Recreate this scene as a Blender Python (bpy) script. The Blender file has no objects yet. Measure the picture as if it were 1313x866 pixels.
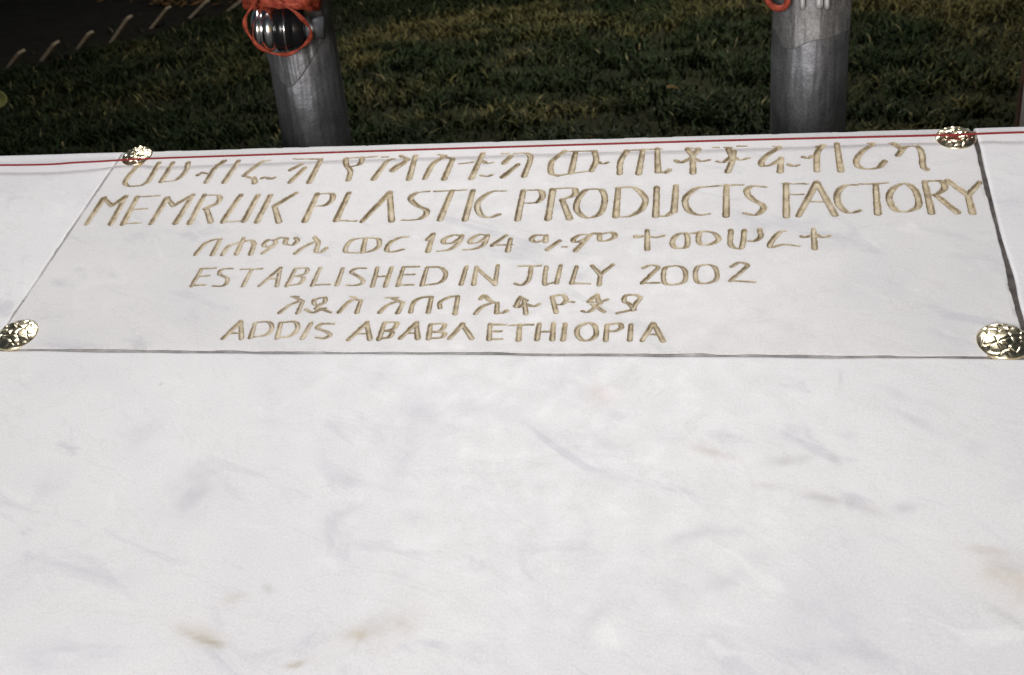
import bpy, bmesh, math, random
import numpy as np
from mathutils import Matrix, Vector

random.seed(7)
rng = np.random.default_rng(7)
sc = bpy.context.scene
COL = sc.collection

# ------------------------------------------------------------------ camera
F = 1462.0                                   # focal length in photo pixels (photo 1313 x 866)
PC = np.array([656.5, 433.0])
CAM = np.array([0.0, 0.0, 1.45])
PITCH = math.radians(26.5)
Xc = np.array([7526, 38, -1462.0]); Xc /= np.linalg.norm(Xc)       # plaque's horizontal, camera axes (x right, y down, z ahead)
Uc = np.array([291, -1411, 1462.0]); Uc -= Xc * (Xc @ Uc); Uc /= np.linalg.norm(Uc)
_ny = F / math.tan(PITCH)
Zc = -np.array([-(Xc[1] * _ny + Xc[2] * F) / Xc[0], _ny, F]); Zc /= np.linalg.norm(Zc)
Yc = np.cross(Zc, Xc)
R = np.array([Xc, Yc, Zc])                   # camera axes -> world
cam_d = bpy.data.cameras.new('camera')
cam_d.sensor_width = 36; cam_d.lens = 36 * F / 1313
cam_d.clip_start = 0.02; cam_d.clip_end = 400
cam = bpy.data.objects.new('camera', cam_d); COL.objects.link(cam)
M = Matrix.Identity(4)
for r in range(3):
    M[r][0] = R[r, 0]; M[r][1] = -R[r, 1]; M[r][2] = -R[r, 2]; M[r][3] = CAM[r]
cam.matrix_world = M
sc.camera = cam
cam_d.dof.use_dof = True; cam_d.dof.focus_distance = 0.80; cam_d.dof.aperture_fstop = 23

# ------------------------------------------------------------------ night sky, lamps, exposure
wd = bpy.data.worlds.new('World'); sc.world = wd; wd.use_nodes = True
nt = wd.node_tree; bg = nt.nodes['Background']
sky = nt.nodes.new('ShaderNodeTexSky'); sky.sky_type = 'NISHITA'; sky.sun_disc = False
sky.sun_elevation = math.radians(8); sky.sun_rotation = math.radians(150)
nt.links.new(sky.outputs[0], bg.inputs[0]); bg.inputs[1].default_value = 0.014

def lamp(name, loc, aim, power, size, spread, col):
    d = bpy.data.lights.new(name, 'AREA'); d.shape = 'DISK'; d.size = size
    d.energy = power; d.color = col; d.spread = math.radians(spread)
    o = bpy.data.objects.new(name, d); COL.objects.link(o)
    o.location = loc
    o.rotation_euler = (Vector(aim) - Vector(loc)).to_track_quat('-Z', 'Y').to_euler()
    return o
lamp('overhead_floodlight', (-0.45, 1.60, 3.2), (-0.16, 0.75, 1.1), 12.8, 1.35, 104, (1.0, 0.975, 0.985))
lamp('front_floodlight', (-0.32, -1.40, 1.62), (0.0, 1.2, 1.1), 15.5, 0.75, 120, (1.0, 0.97, 0.97))
lamp('lawn_fill_light', (-0.3, 5.2, 4.4), (-0.9, 6.9, 0), 56, 0.4, 120, (1.0, 0.93, 0.78))  # added unseen fill light that brightens the lawn and edging stones
vs = sc.view_settings
vs.view_transform = 'Standard'; vs.look = 'None'; vs.gamma = 1; vs.use_curve_mapping = False
vs.exposure = 0.14

# ------------------------------------------------------------------ helpers
def ray(px, py):
    d = R @ np.array([px - PC[0], py - PC[1], F]); return d / np.linalg.norm(d)
def at_y(px, py, Y):
    d = ray(px, py); return CAM + d * (Y / d[1])
def at_ground(px, py, z=0.0):
    d = ray(px, py); return CAM + d * ((z - CAM[2]) / d[2])

XW = R @ Xc; UW = R @ Uc; NW = np.cross(XW, UW)      # face of the monument: right, up-slope, outward
PLW = 0.70
def _pl1(px, py):
    d = ray(px, py); t = -1.0 / (NW @ d); P = d * t; return np.array([P @ XW, P @ UW])
_A, _B = _pl1(147, 211), _pl1(1251.6, 183)
HS = PLW / (_B[0] - _A[0]); O2 = _A * HS
def plane(px, py):
    return _pl1(px, py) * HS - O2
ORG = CAM + O2[0] * XW + O2[1] * UW - HS * NW
FACE = Matrix(((XW[0], UW[0], NW[0], ORG[0]), (XW[1], UW[1], NW[1], ORG[1]), (XW[2], UW[2], NW[2], ORG[2]), (0, 0, 0, 1)))
B_TOP, B_BOT = 0.0222, -0.2286

def empty(name, loc=(0, 0, 0), mat=None):
    o = bpy.data.objects.new(name, None); COL.objects.link(o)
    if mat is not None: o.matrix_world = mat
    else: o.location = loc
    o.empty_display_size = 0.05
    return o
def tag(o, label=None, cat=None, group=None, kind=None):
    for k, v in (('label', label), ('category', cat), ('group', group), ('kind', kind)):
        if v: o[k] = v
    return o
def link_mesh(name, me, mat, parent=None):
    o = bpy.data.objects.new(name, me); COL.objects.link(o)
    if mat: me.materials.append(mat)
    if parent: o.parent = parent
    return o
def np_mesh(name, verts, faces, mat, parent=None, smooth=True, attrs=None):
    me = bpy.data.meshes.new(name)
    faces = np.asarray(faces, dtype=np.int32); n = faces.shape[1]
    me.vertices.add(len(verts)); me.vertices.foreach_set('co', np.asarray(verts, dtype=np.float32).ravel())
    me.loops.add(faces.size); me.loops.foreach_set('vertex_index', faces.ravel())
    me.polygons.add(len(faces))
    me.polygons.foreach_set('loop_start', np.arange(0, faces.size, n, dtype=np.int32))
    me.polygons.foreach_set('use_smooth', np.full(len(faces), smooth))
    for k, v in (attrs or {}).items():
        if v.ndim == 1:
            a = me.attributes.new(k, 'FLOAT', 'POINT'); a.data.foreach_set('value', v.astype(np.float32))
        else:
            a = me.attributes.new(k, 'FLOAT_COLOR', 'POINT'); a.data.foreach_set('color', v.astype(np.float32).ravel())
    me.update(calc_edges=True); me.validate()
    return link_mesh(name, me, mat, parent)
def bm_obj(name, bm, mat, parent=None, smooth=True):
    me = bpy.data.meshes.new(name); bm.to_mesh(me); bm.free()
    for p in me.polygons: p.use_smooth = smooth
    return link_mesh(name, me, mat, parent)

def vnoise(x, y, seed=0):
    r = np.random.default_rng(seed); T = r.random((257, 257)); T[256] = T[0]; T[:, 256] = T[:, 0]
    xi = np.floor(x).astype(int); yi = np.floor(y).astype(int); fx = x - xi; fy = y - yi
    fx = fx * fx * (3 - 2 * fx); fy = fy * fy * (3 - 2 * fy); xi %= 256; yi %= 256
    return (T[xi, yi] * (1 - fx) + T[xi + 1, yi] * fx) * (1 - fy) + (T[xi, yi + 1] * (1 - fx) + T[xi + 1, yi + 1] * fx) * fy
def fbm(x, y, seed=0, oct=4):
    s = 0; a = 0.5
    for k in range(oct): s = s + a * vnoise(x * 2 ** k, y * 2 ** k, seed + k); a *= 0.5
    return s / (1 - 0.5 ** oct)

def mat(name, col=(0.5, 0.5, 0.5), rough=0.5, metal=0.0, **kw):
    m = bpy.data.materials.new(name); m.use_nodes = True
    b = m.node_tree.nodes['Principled BSDF']
    b.inputs['Base Color'].default_value = (*col, 1); b.inputs['Roughness'].default_value = rough
    b.inputs['Metallic'].default_value = metal
    for k, v in kw.items(): b.inputs[k].default_value = v
    return m, m.node_tree, b
def N(t, ty, **kw):
    n = t.nodes.new(ty)
    for k, v in kw.items():
        if k in n.inputs: n.inputs[k].default_value = v
        else: setattr(n, k, v)
    return n
def noise(t, vec, scale, detail=3, rough=0.5, dist=0.0):
    n = N(t, 'ShaderNodeTexNoise'); n.inputs['Scale'].default_value = scale; n.inputs['Detail'].default_value = detail
    n.inputs['Roughness'].default_value = rough; n.inputs['Distortion'].default_value = dist
    t.links.new(vec, n.inputs['Vector']); return n.outputs[0]
def ramp(t, fac, stops):
    r = N(t, 'ShaderNodeValToRGB'); e = r.color_ramp.elements
    while len(e) < len(stops): e.new(0.5)
    for q, (p, c) in zip(e, stops): q.position = p; q.color = (*c, 1) if len(c) == 3 else c
    t.links.new(fac, r.inputs[0]); return r.outputs[0]
def mix(t, fac, a, b, mode='MIX'):
    m = N(t, 'ShaderNodeMix'); m.data_type = 'RGBA'; m.blend_type = mode
    for s, v in ((0, fac), (6, a), (7, b)):
        if isinstance(v, bpy.types.NodeSocket): t.links.new(v, m.inputs[s])
        else: m.inputs[s].default_value = v if not isinstance(v, tuple) or len(v) == 4 else (*v, 1)
    return m.outputs[2]
def bump(t, h, strength, dist, b):
    n = N(t, 'ShaderNodeBump'); n.inputs['Strength'].default_value = strength; n.inputs['Distance'].default_value = dist
    t.links.new(h, n.inputs['Height']); t.links.new(n.outputs[0], b.inputs['Normal'])

# ------------------------------------------------------------------ materials
def marble(name, seed, tint=(1, 1, 1)):
    m, t, b = mat(name, rough=0.5)
    tc = N(t, 'ShaderNodeTexCoord'); mp = N(t, 'ShaderNodeMapping'); t.links.new(tc.outputs['Object'], mp.inputs[0])
    mp.inputs['Location'].default_value = (seed * 3.1, seed * 1.7, seed); v = mp.outputs[0]
    mp2 = N(t, 'ShaderNodeMapping'); t.links.new(v, mp2.inputs[0])
    mp2.inputs['Rotation'].default_value = (0, 0, 0.42)
    mp3 = N(t, 'ShaderNodeMapping'); t.links.new(mp2.outputs[0], mp3.inputs[0]); mp3.inputs['Scale'].default_value = (1, 2.2, 1); mp2 = mp3
    c = ramp(t, noise(t, v, 5.0, 5, 0.55, 0.6), [(0.3, (0.70, 0.695, 0.71)), (0.5, (0.755, 0.75, 0.75)), (0.7, (0.80, 0.80, 0.795))])
    cloud = ramp(t, noise(t, mp2.outputs[0], 11, 6, 0.6, 1.2), [(0.30, (1, 1, 1)), (0.42, (0, 0, 0))])
    c = mix(t, mix(t, 1.0, cloud, (0.65, 0.65, 0.65), 'MULTIPLY'), c, (0.57, 0.58, 0.61))
    vein = ramp(t, noise(t, mp2.outputs[0], 7, 7, 0.62, 2.2), [(0.485, (0, 0, 0)), (0.5, (1, 1, 1)), (0.515, (0, 0, 0))])
    c = mix(t, mix(t, 1.0, vein, (0.15, 0.15, 0.15), 'MULTIPLY'), c, (0.50, 0.48, 0.46))
    white = ramp(t, noise(t, mp2.outputs[0], 16, 6, 0.6, 1.5), [(0.60, (0, 0, 0)), (0.72, (1, 1, 1))])
    c = mix(t, mix(t, 1.0, white, (0.5, 0.5, 0.5), 'MULTIPLY'), c, (0.86, 0.86, 0.85))
    grain = ramp(t, noise(t, v, 700, 2, 0.6), [(0.3, (0.93, 0.93, 0.93)), (0.7, (1.05, 1.05, 1.05))])
    c = mix(t, 1.0, c, grain, 'MULTIPLY')
    at = N(t, 'ShaderNodeAttribute'); at.attribute_name = 'stain'
    c = mix(t, at.outputs['Alpha'], c, at.outputs['Color'])
    c = mix(t, 1.0, c, tint, 'MULTIPLY')
    t.links.new(c, b.inputs['Base Color'])
    t.links.new(ramp(t, noise(t, v, 60, 4), [(0.3, (0.38,) * 3), (0.7, (0.6,) * 3)]), b.inputs['Roughness'])
    b.inputs['Subsurface Weight'].default_value = 0.0
    b.inputs['Specular IOR Level'].default_value = 0.3
    bump(t, noise(t, v, 260, 4, 0.6), 0.12, 0.0006, b)
    return m
M_PLAQUE = marble('plaque_marble', 1.0, (0.93, 0.925, 0.915))
M_SLAB = marble('slab_marble', 2.3)

m, t, b = mat('gilded_groove', rough=0.6)
tc = N(t, 'ShaderNodeTexCoord')
c = ramp(t, noise(t, tc.outputs['Object'], 130, 4, 0.65), [(0.28, (0.24, 0.18, 0.09)), (0.46, (0.45, 0.37, 0.23)), (0.62, (0.58, 0.50, 0.34)), (0.76, (0.72, 0.68, 0.57))])
at = N(t, 'ShaderNodeAttribute'); at.attribute_name = 'paint'
c = mix(t, at.outputs['Fac'], (0.66, 0.60, 0.49), c)
ad = N(t, 'ShaderNodeAttribute'); ad.attribute_name = 'dirt'
c = mix(t, ad.outputs['Fac'], c, (0.17, 0.12, 0.065))
t.links.new(c, b.inputs['Base Color'])
bump(t, noise(t, tc.outputs['Object'], 420, 3), 0.35, 0.0012, b)
M_GILT = m

m, t, b = mat('joint_grout', rough=0.95)
tc = N(t, 'ShaderNodeTexCoord')
t.links.new(ramp(t, noise(t, tc.outputs['Object'], 90, 4), [(0.3, (0.035, 0.03, 0.026)), (0.7, (0.12, 0.105, 0.095))]), b.inputs['Base Color'])
M_GROUT = m
m, t, b = mat('pale_mortar', rough=0.95)
tc = N(t, 'ShaderNodeTexCoord')
t.links.new(ramp(t, noise(t, tc.outputs['Object'], 50, 5, 0.65), [(0.3, (0.19, 0.18, 0.172)), (0.7, (0.50, 0.48, 0.465))]), b.inputs['Base Color'])
M_MORTAR = m
m, t, b = mat('plinth_concrete', rough=0.9)
tc = N(t, 'ShaderNodeTexCoord')
t.links.new(ramp(t, noise(t, tc.outputs['Object'], 14, 6), [(0.3, (0.2, 0.195, 0.185)), (0.7, (0.34, 0.335, 0.32))]), b.inputs['Base Color'])
M_CONC = m

M_GOLD, t, b = mat('polished_brass', (0.94, 0.83, 0.57), 0.29, 1.0)
M_CHROME, t, b = mat('chrome', (0.90, 0.90, 0.91), 0.21, 1.0)
M_SATIN, t, b = mat('satin_steel', (0.85, 0.85, 0.84), 0.35, 0.5)
M_DARKCHROME, t, b = mat('black_rubber_band', (0.012, 0.012, 0.013), 0.25)
M_STEEL, t, b = mat('dull_steel', (0.22, 0.23, 0.25), 0.45, 0.6)

m, t, b = mat('cloudy_plastic_film', rough=0.46, metal=0.75)
tc = N(t, 'ShaderNodeTexCoord')
c = ramp(t, noise(t, tc.outputs['Object'], 16, 6, 0.6, 0.5), [(0.3, (0.16, 0.165, 0.18)), (0.7, (0.46, 0.46, 0.475))])
c = mix(t, 1.0, c, ramp(t, noise(t, tc.outputs['Object'], 500, 2), [(0.3, (0.75,) * 3), (0.7, (1.15,) * 3)]), 'MULTIPLY')
t.links.new(c, b.inputs['Base Color'])
bump(t, noise(t, tc.outputs['Object'], 45, 4), 0.3, 0.004, b)
M_FILM = m
m, t, b = mat('outer_plastic_film', rough=0.5, metal=0.55)
tc = N(t, 'ShaderNodeTexCoord')
c = ramp(t, noise(t, tc.outputs['Object'], 30, 6, 0.6, 0.5), [(0.3, (0.20, 0.198, 0.195)), (0.7, (0.40, 0.395, 0.39))])
c = mix(t, 1.0, c, ramp(t, noise(t, tc.outputs['Object'], 420, 2), [(0.3, (0.7,) * 3), (0.7, (1.15,) * 3)]), 'MULTIPLY')
t.links.new(c, b.inputs['Base Color'])
M_FILM2 = m

m, t, b = mat('red_cord', rough=0.7)
tc = N(t, 'ShaderNodeTexCoord')
t.links.new(ramp(t, noise(t, tc.outputs['Object'], 160, 4), [(0.3, (0.24, 0.025, 0.009)), (0.7, (0.56, 0.10, 0.045))]), b.inputs['Base Color'])
bump(t, noise(t, tc.outputs['Object'], 400, 3), 0.5, 0.002, b)
M_RED = m
m, t, b = mat('red_thread', (0.25, 0.012, 0.012), rough=0.7)
M_THREAD = m

m, t, b = mat('dark_soil', rough=1.0)
tc = N(t, 'ShaderNodeTexCoord')
c = ramp(t, noise(t, tc.outputs['Object'], 9, 8, 0.7), [(0.3, (0.008, 0.0065, 0.005)), (0.55, (0.022, 0.017, 0.012)), (0.75, (0.055, 0.042, 0.027))])
t.links.new(c, b.inputs['Base Color']); bump(t, noise(t, tc.outputs['Object'], 30, 6, 0.7), 0.8, 0.03, b)
M_SOIL = m
m, t, b = mat('lawn_earth', rough=1.0)
tc = N(t, 'ShaderNodeTexCoord')
c = ramp(t, noise(t, tc.outputs['Object'], 2.5, 8, 0.7), [(0.3, (0.012, 0.014, 0.007)), (0.55, (0.03, 0.033, 0.014)), (0.75, (0.055, 0.05, 0.022))])
t.links.new(c, b.inputs['Base Color']); bump(t, noise(t, tc.outputs['Object'], 22, 6, 0.7), 0.8, 0.03, b)
M_EARTH = m
m, t, b = mat('grass_blades', rough=0.6)
at = N(t, 'ShaderNodeAttribute'); at.attribute_name = 'tone'
t.links.new(at.outputs['Color'], b.inputs['Base Color']); b.inputs['Specular IOR Level'].default_value = 0.3
M_GRASS = m
m, t, b = mat('edging_stone', rough=0.85)
tc = N(t, 'ShaderNodeTexCoord')
t.links.new(ramp(t, noise(t, tc.outputs['Object'], 40, 5), [(0.3, (0.32, 0.26, 0.20)), (0.7, (0.54, 0.46, 0.37))]), b.inputs['Base Color'])
M_EDGE = m
m, t, b = mat('dry_leaf', rough=0.7)
tc = N(t, 'ShaderNodeTexCoord')
t.links.new(ramp(t, noise(t, tc.outputs['Object'], 25, 4), [(0.3, (0.12, 0.065, 0.025)), (0.7, (0.30, 0.17, 0.07))]), b.inputs['Base Color'])
M_LEAF = m
m, t, b = mat('pale_leaf', rough=0.5)
tc = N(t, 'ShaderNodeTexCoord')
t.links.new(ramp(t, noise(t, tc.outputs['Object'], 25, 4), [(0.3, (0.16, 0.18, 0.06)), (0.7, (0.30, 0.31, 0.11))]), b.inputs['Base Color'])
M_PALELEAF = m
m, t, b = mat('grey_paint', rough=0.6)
tc = N(t, 'ShaderNodeTexCoord')
t.links.new(ramp(t, noise(t, tc.outputs['Object'], 20, 4), [(0.3, (0.42, 0.40, 0.42)), (0.7, (0.58, 0.56, 0.57))]), b.inputs['Base Color'])
M_GREYPAINT = m
m, t, b = mat('rust_edge', rough=0.8)
tc = N(t, 'ShaderNodeTexCoord')
t.links.new(ramp(t, noise(t, tc.outputs['Object'], 30, 4), [(0.3, (0.03, 0.015, 0.01)), (0.7, (0.12, 0.06, 0.03))]), b.inputs['Base Color'])
M_RUST = m

# ------------------------------------------------------------------ the engraved lettering: strokes read off the stone, per line
# (origin x, origin y, scale) of each patch, then polylines; 'c' marks curves to be rounded
LET = {
 'A': (80, 170, 3.862), 'B': (400, 170, 3.862), 'C': (680, 170, 4.103), 'D': (960, 170, 3.72),
 'E': (230, 285, 3.979), 'F': (530, 285, 4.377), 'G': (780, 285, 4.103)}
S = {1: {}, 2: {}, 3: {}, 4: {}, 5: {}, 6: {}}
S[1]['A'] = [
 'c 395 150 360 178 322 222 310 250 330 265 385 262 425 243', '478 150 425 243', '546 150 490 242',
 'c 622 150 612 188 575 228 525 242 490 242', '672 210 690 200 718 204', 'c 800 143 755 178 712 246', '872 142 802 246', '755 180 800 143',
 'c 1028 138 985 148 900 212', '900 214 950 232', '950 226 952 248', 'c 985 228 1010 222 1028 230 1050 224',
 '1145 132 1286 132', '1280 134 1222 246', '1188 155 1130 186', '1200 176 1128 244']
S[1]['B'] = [
 'c 168 132 170 160 190 192 180 234', 'c 168 130 205 126 246 126 236 155 195 168', '255 125 325 118', '345 122 376 121', '368 145 305 230',
 'c 365 142 395 132 410 130', 'c 440 116 470 135 430 158 395 186', '400 190 455 150', '512 116 480 230',
 '625 110 665 114', 'c 655 120 600 155 560 226', '697 130 655 230', '640 118 697 130', 'c 730 154 760 152 800 146',
 '845 105 790 226', 'c 842 140 868 152 898 148', 'c 835 212 865 217 892 210', '940 105 972 105', '985 118 952 150',
 'c 1000 106 1060 104 1082 130 1050 216', '1020 160 945 220']
S[1]['C'] = [
 '178 100 338 97', 'c 180 100 140 128 110 160 110 212 145 228', 'c 145 228 230 214 330 200', '238 104 215 212', 'c 338 100 346 145 322 200',
 'c 348 152 378 164 412 158', 'c 470 216 475 150 508 98', '495 94 690 86', '592 92 570 216', '668 86 672 206', 'c 680 206 708 212 732 198',
 '818 82 892 82', '826 85 855 120', '886 86 855 120', '855 118 856 212', 'c 765 148 795 158 850 132', 'c 862 138 900 152 944 144',
 '960 78 992 79', '1020 79 1060 80', '1088 72 1137 72', '1042 86 1060 122', 'c 1070 100 1062 150 1038 206', 'c 980 152 1018 156 1062 126', 'c 1062 128 1105 144 1152 134']
S[1]['D'] = [
 '118 66 152 65', 'c 148 70 88 108 60 142 72 160 112 152 158 124', '155 122 150 186', 'c 190 152 215 160 240 154', 'c 258 116 282 122 305 112',
 'c 326 182 326 100 352 64', '322 68 366 60', '420 54 440 182', '568 53 602 52', 'c 592 58 545 88 516 125 520 158 560 174 618 168 650 138',
 '670 52 706 53', '690 54 720 72', 'c 712 108 745 72 800 66 824 92 832 160 850 176']
S[2]['A'] = [
 '120 452 205 325', '205 325 245 362', '245 362 312 318', '312 318 240 452', '370 320 300 452', '370 320 482 312', '342 382 420 376', '300 452 388 446',
 '438 450 518 325', '518 325 550 362', '550 362 645 310', '645 310 560 448', '702 310 630 448', 'c 702 310 772 312 770 345 705 378', '715 382 734 442',
 'c 882 312 800 432 812 442 900 438', '968 312 900 438', '1030 312 964 442', '1158 300 1050 365', '1050 365 1072 442', '1262 305 1200 438']
S[2]['B'] = [
 'c 15 306 95 304 98 335 62 360 20 364', '182 300 120 434', '115 436 222 438', '248 440 385 298', '385 298 394 436',
 'c 582 292 520 298 488 325 515 358 566 385 558 412 520 430 445 434', '605 292 690 288 765 284', '692 290 634 430', '797 288 758 430',
 'c 960 290 890 294 835 330 818 365 838 408 880 420 930 404', '1046 290 1018 430', 'c 1045 288 1125 286 1142 315 1112 346 1035 350', '1196 285 1168 428']
S[2]['C'] = [
 '115 300 95 452', 'c 115 298 210 292 238 304 225 332 160 356', '168 354 206 452',
 'c 330 298 285 308 250 355 244 405 285 445 335 444 375 415 392 350 376 305 330 298', '462 295 450 440', 'c 450 293 540 288 590 325 606 362 580 408 520 440 450 442',
 '665 288 660 438', 'c 660 440 715 438 756 412', '767 280 756 414', 'c 946 285 880 292 826 330 814 370 838 415 890 434 945 428',
 '955 284 1040 278 1120 275', '1032 280 1030 438', 'c 1242 286 1170 282 1138 306 1165 348 1224 384 1218 412 1180 434 1124 424']
S[2]['D'] = [
 '178 245 180 398', '163 244 282 245', '185 295 262 295', '238 396 325 238', '325 238 412 392', '285 330 365 330',
 'c 520 250 460 254 424 288 426 335 455 372 490 384 532 372', '530 246 600 246 665 240', '606 248 616 386',
 'c 745 244 692 265 670 305 684 350 712 374 760 376 806 355 810 318 790 270 745 244', '840 235 872 382', 'c 838 233 915 232 936 262 900 292 858 300', '893 298 995 380',
 '948 228 1045 298', '1104 236 1045 298', '1045 296 1068 382']
S[3]['E'] = [
 'c 82 165 130 110 175 90 210 85', '208 88 168 165', 'c 220 165 250 125 310 102', '326 84 292 162', 'c 310 106 362 92 384 112', '382 108 364 162',
 'c 425 157 482 118 488 96 455 90 430 112 445 126 482 114', 'c 482 92 520 78 548 86', 'c 545 86 540 108 575 116 602 94 592 80', 'c 592 158 640 124 690 100', 'c 690 78 708 105 698 150 725 152 748 134',
 'c 1000 82 920 82 875 95 848 132 860 155 960 152 1012 128 1020 98 1000 82', '948 88 935 152', 'c 1168 74 1120 80 1072 108 1058 142 1085 152 1145 138']
S[3]['F'] = [
 '112 66 82 162', '78 98 110 68', 'c 274 76 225 72 172 96 174 118 222 114 270 84', 'c 272 76 250 120 200 154 135 163',
 'c 418 74 370 70 324 96 324 118 372 110 415 82', 'c 416 75 395 125 345 150 282 155', '522 74 444 130', '444 130 555 126', '546 95 530 160',
 'c 745 76 690 74 662 96 690 112 745 98', '744 76 742 108', '822 104 752 153', '835 139 862 138', 'c 1005 70 940 72 898 96 915 112 970 92', '988 76 912 157',
 'c 985 74 1020 62 1045 68 1110 58 1132 80 1092 102 1050 102 1045 68', 'c 1245 78 1262 86 1292 78']
S[3]['G'] = [
 '205 44 205 142', 'c 140 80 165 74 200 74', 'c 212 74 250 80 292 70', 'c 410 62 360 68 336 105 352 134 395 136 416 118 410 62', '410 62 480 56',
 'c 480 56 520 50 560 60 580 92 532 118 480 112 480 56', 'c 645 44 642 112 665 134 702 130 716 44', 'c 716 96 770 98 802 74 796 40', 'c 932 47 900 55 852 112 862 132 920 118 1006 126',
 '1080 38 1086 138', 'c 1015 74 1035 80 1072 70', 'c 1092 66 1125 80 1166 72']
S[4]['E'] = [
 '112 240 62 324', '112 238 186 235', '95 277 152 273', '64 323 132 320', 'c 272 238 220 240 204 266 242 286 240 312 215 326 168 326', '310 241 422 237', '368 242 324 324',
 '408 324 516 234', '514 235 497 324', '455 290 505 286', '592 238 548 324', 'c 590 237 650 236 640 264 588 276', 'c 590 276 632 282 615 312 550 323', '718 235 678 322', '680 321 768 318',
 '834 235 804 320', 'c 952 235 905 236 878 255 918 280 938 302 910 320 854 321', '1010 232 984 326', '1082 230 1050 326', '1000 277 1062 275', '1142 230 1114 322', '1140 228 1222 226', '1125 268 1197 266', '1115 321 1192 319']
S[4]['F'] = [
 '76 255 48 352', 'c 75 252 150 254 182 290 150 338 50 355', '297 250 268 348', '354 252 338 348', '356 258 452 342', '474 244 458 348', '588 246 716 244', 'c 662 248 648 320 610 352 570 344',
 'c 745 250 736 344 760 344 802 338', '826 244 804 340', '916 250 888 342', '885 344 992 345', '1003 244 1050 295', '1122 238 1050 293', '1050 293 1043 350']
S[4]['G'] = [
 'c 183 240 225 226 262 236 225 275 178 320', '178 320 268 318', 'c 347 230 300 240 290 280 300 322 350 328 402 310 405 260 385 236 347 230',
 'c 515 224 470 236 458 275 470 316 520 322 568 300 570 255 550 230 515 224', 'c 648 234 690 212 732 226 705 255 642 308', '642 308 772 316']
S[5]['E'] = [
 'c 512 462 560 425 612 404', '568 380 608 380', '588 382 630 405', '630 404 604 462', 'c 690 396 740 386 738 412 695 422 690 396', 'c 720 420 698 442 748 440', 'c 642 445 680 462 725 448 772 460',
 'c 815 458 850 420 888 395 925 400', '926 400 905 460', '875 380 898 386', 'c 1022 460 1060 425 1112 404', '1052 386 1116 386', '1085 388 1140 412', '1140 412 1114 462', 'c 1180 458 1195 410 1235 386 1290 380', '1286 384 1270 458']
S[5]['F'] = [
 'c 150 480 150 450 200 422 250 415', '250 417 234 512', 'c 348 512 385 475 440 452', 'c 378 430 400 412 430 440 470 456', '470 455 468 506', 'c 470 506 500 508 526 496',
 '600 418 635 440', '622 434 632 512', 'c 568 468 590 476 612 462', 'c 640 462 672 472 706 460', '596 424 576 470', '778 420 802 504', 'c 778 418 835 408 858 434 832 460 790 462', '850 446 902 448',
 'c 1032 408 1000 430 988 446 1050 446 1092 434', '1032 408 1040 442', '1002 460 1072 502', 'c 946 498 985 502 1050 455', 'c 1240 490 1212 460 1184 445 1190 416 1240 408 1274 424 1250 455 1232 492', 'c 1143 512 1190 502 1236 490']
S[6]['E'] = [
 '222 592 312 508', '314 512 316 592', '262 567 312 564', '386 515 363 587', 'c 385 512 455 510 472 542 440 575 365 586', '516 515 498 590', 'c 515 512 590 510 602 546 565 580 500 588',
 '672 514 628 592', 'c 787 518 730 518 704 540 752 560 768 576 740 592 698 588', '862 600 956 514', '956 514 972 597', '902 570 962 568', '1046 514 1018 597', 'c 1045 512 1108 512 1090 545 1040 555', 'c 1040 555 1085 560 1070 586 1020 596',
 '1127 592 1210 514', '1208 514 1216 592', '1165 567 1212 564']
S[6]['F'] = [
 '96 574 85 652', 'c 95 572 172 570 156 605 95 614', 'c 95 614 172 622 156 646 85 653', '202 652 275 573', '275 573 328 652', '430 574 425 657', '430 574 517 575', '430 613 492 612', '420 657 497 655',
 '538 579 672 574', '596 578 590 660', '706 570 694 657', '786 568 780 657', '700 616 782 613', '852 572 840 658',
 'c 973 568 925 590 920 630 945 660 985 662 1024 636 1022 590 1000 570 973 568', '1086 580 1080 662', 'c 1085 578 1150 568 1168 590 1130 612 1090 610', '1222 576 1215 660']
S[6]['G'] = ['178 622 235 535', '240 535 288 624', '205 592 266 590']

def smooth_poly(P):
    if len(P) < 3: return P
    out = []
    Q = np.vstack([2 * P[0] - P[1], P, 2 * P[-1] - P[-2]])
    if np.hypot(*(P[0] - P[-1])) < 1e-6: Q[0] = P[-2]; Q[-1] = P[1]
    for i in range(1, len(Q) - 2):
        for u in np.linspace(0, 1, 7)[:-1]:
            a, b_, c_, d_ = Q[i - 1], Q[i], Q[i + 1], Q[i + 2]
            out.append(0.5 * (2 * b_ + (c_ - a) * u + (2 * a - 5 * b_ + 4 * c_ - d_) * u * u + (3 * b_ - a - 3 * c_ + d_) * u ** 3))
    out.append(P[-1]); return np.array(out)

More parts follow.
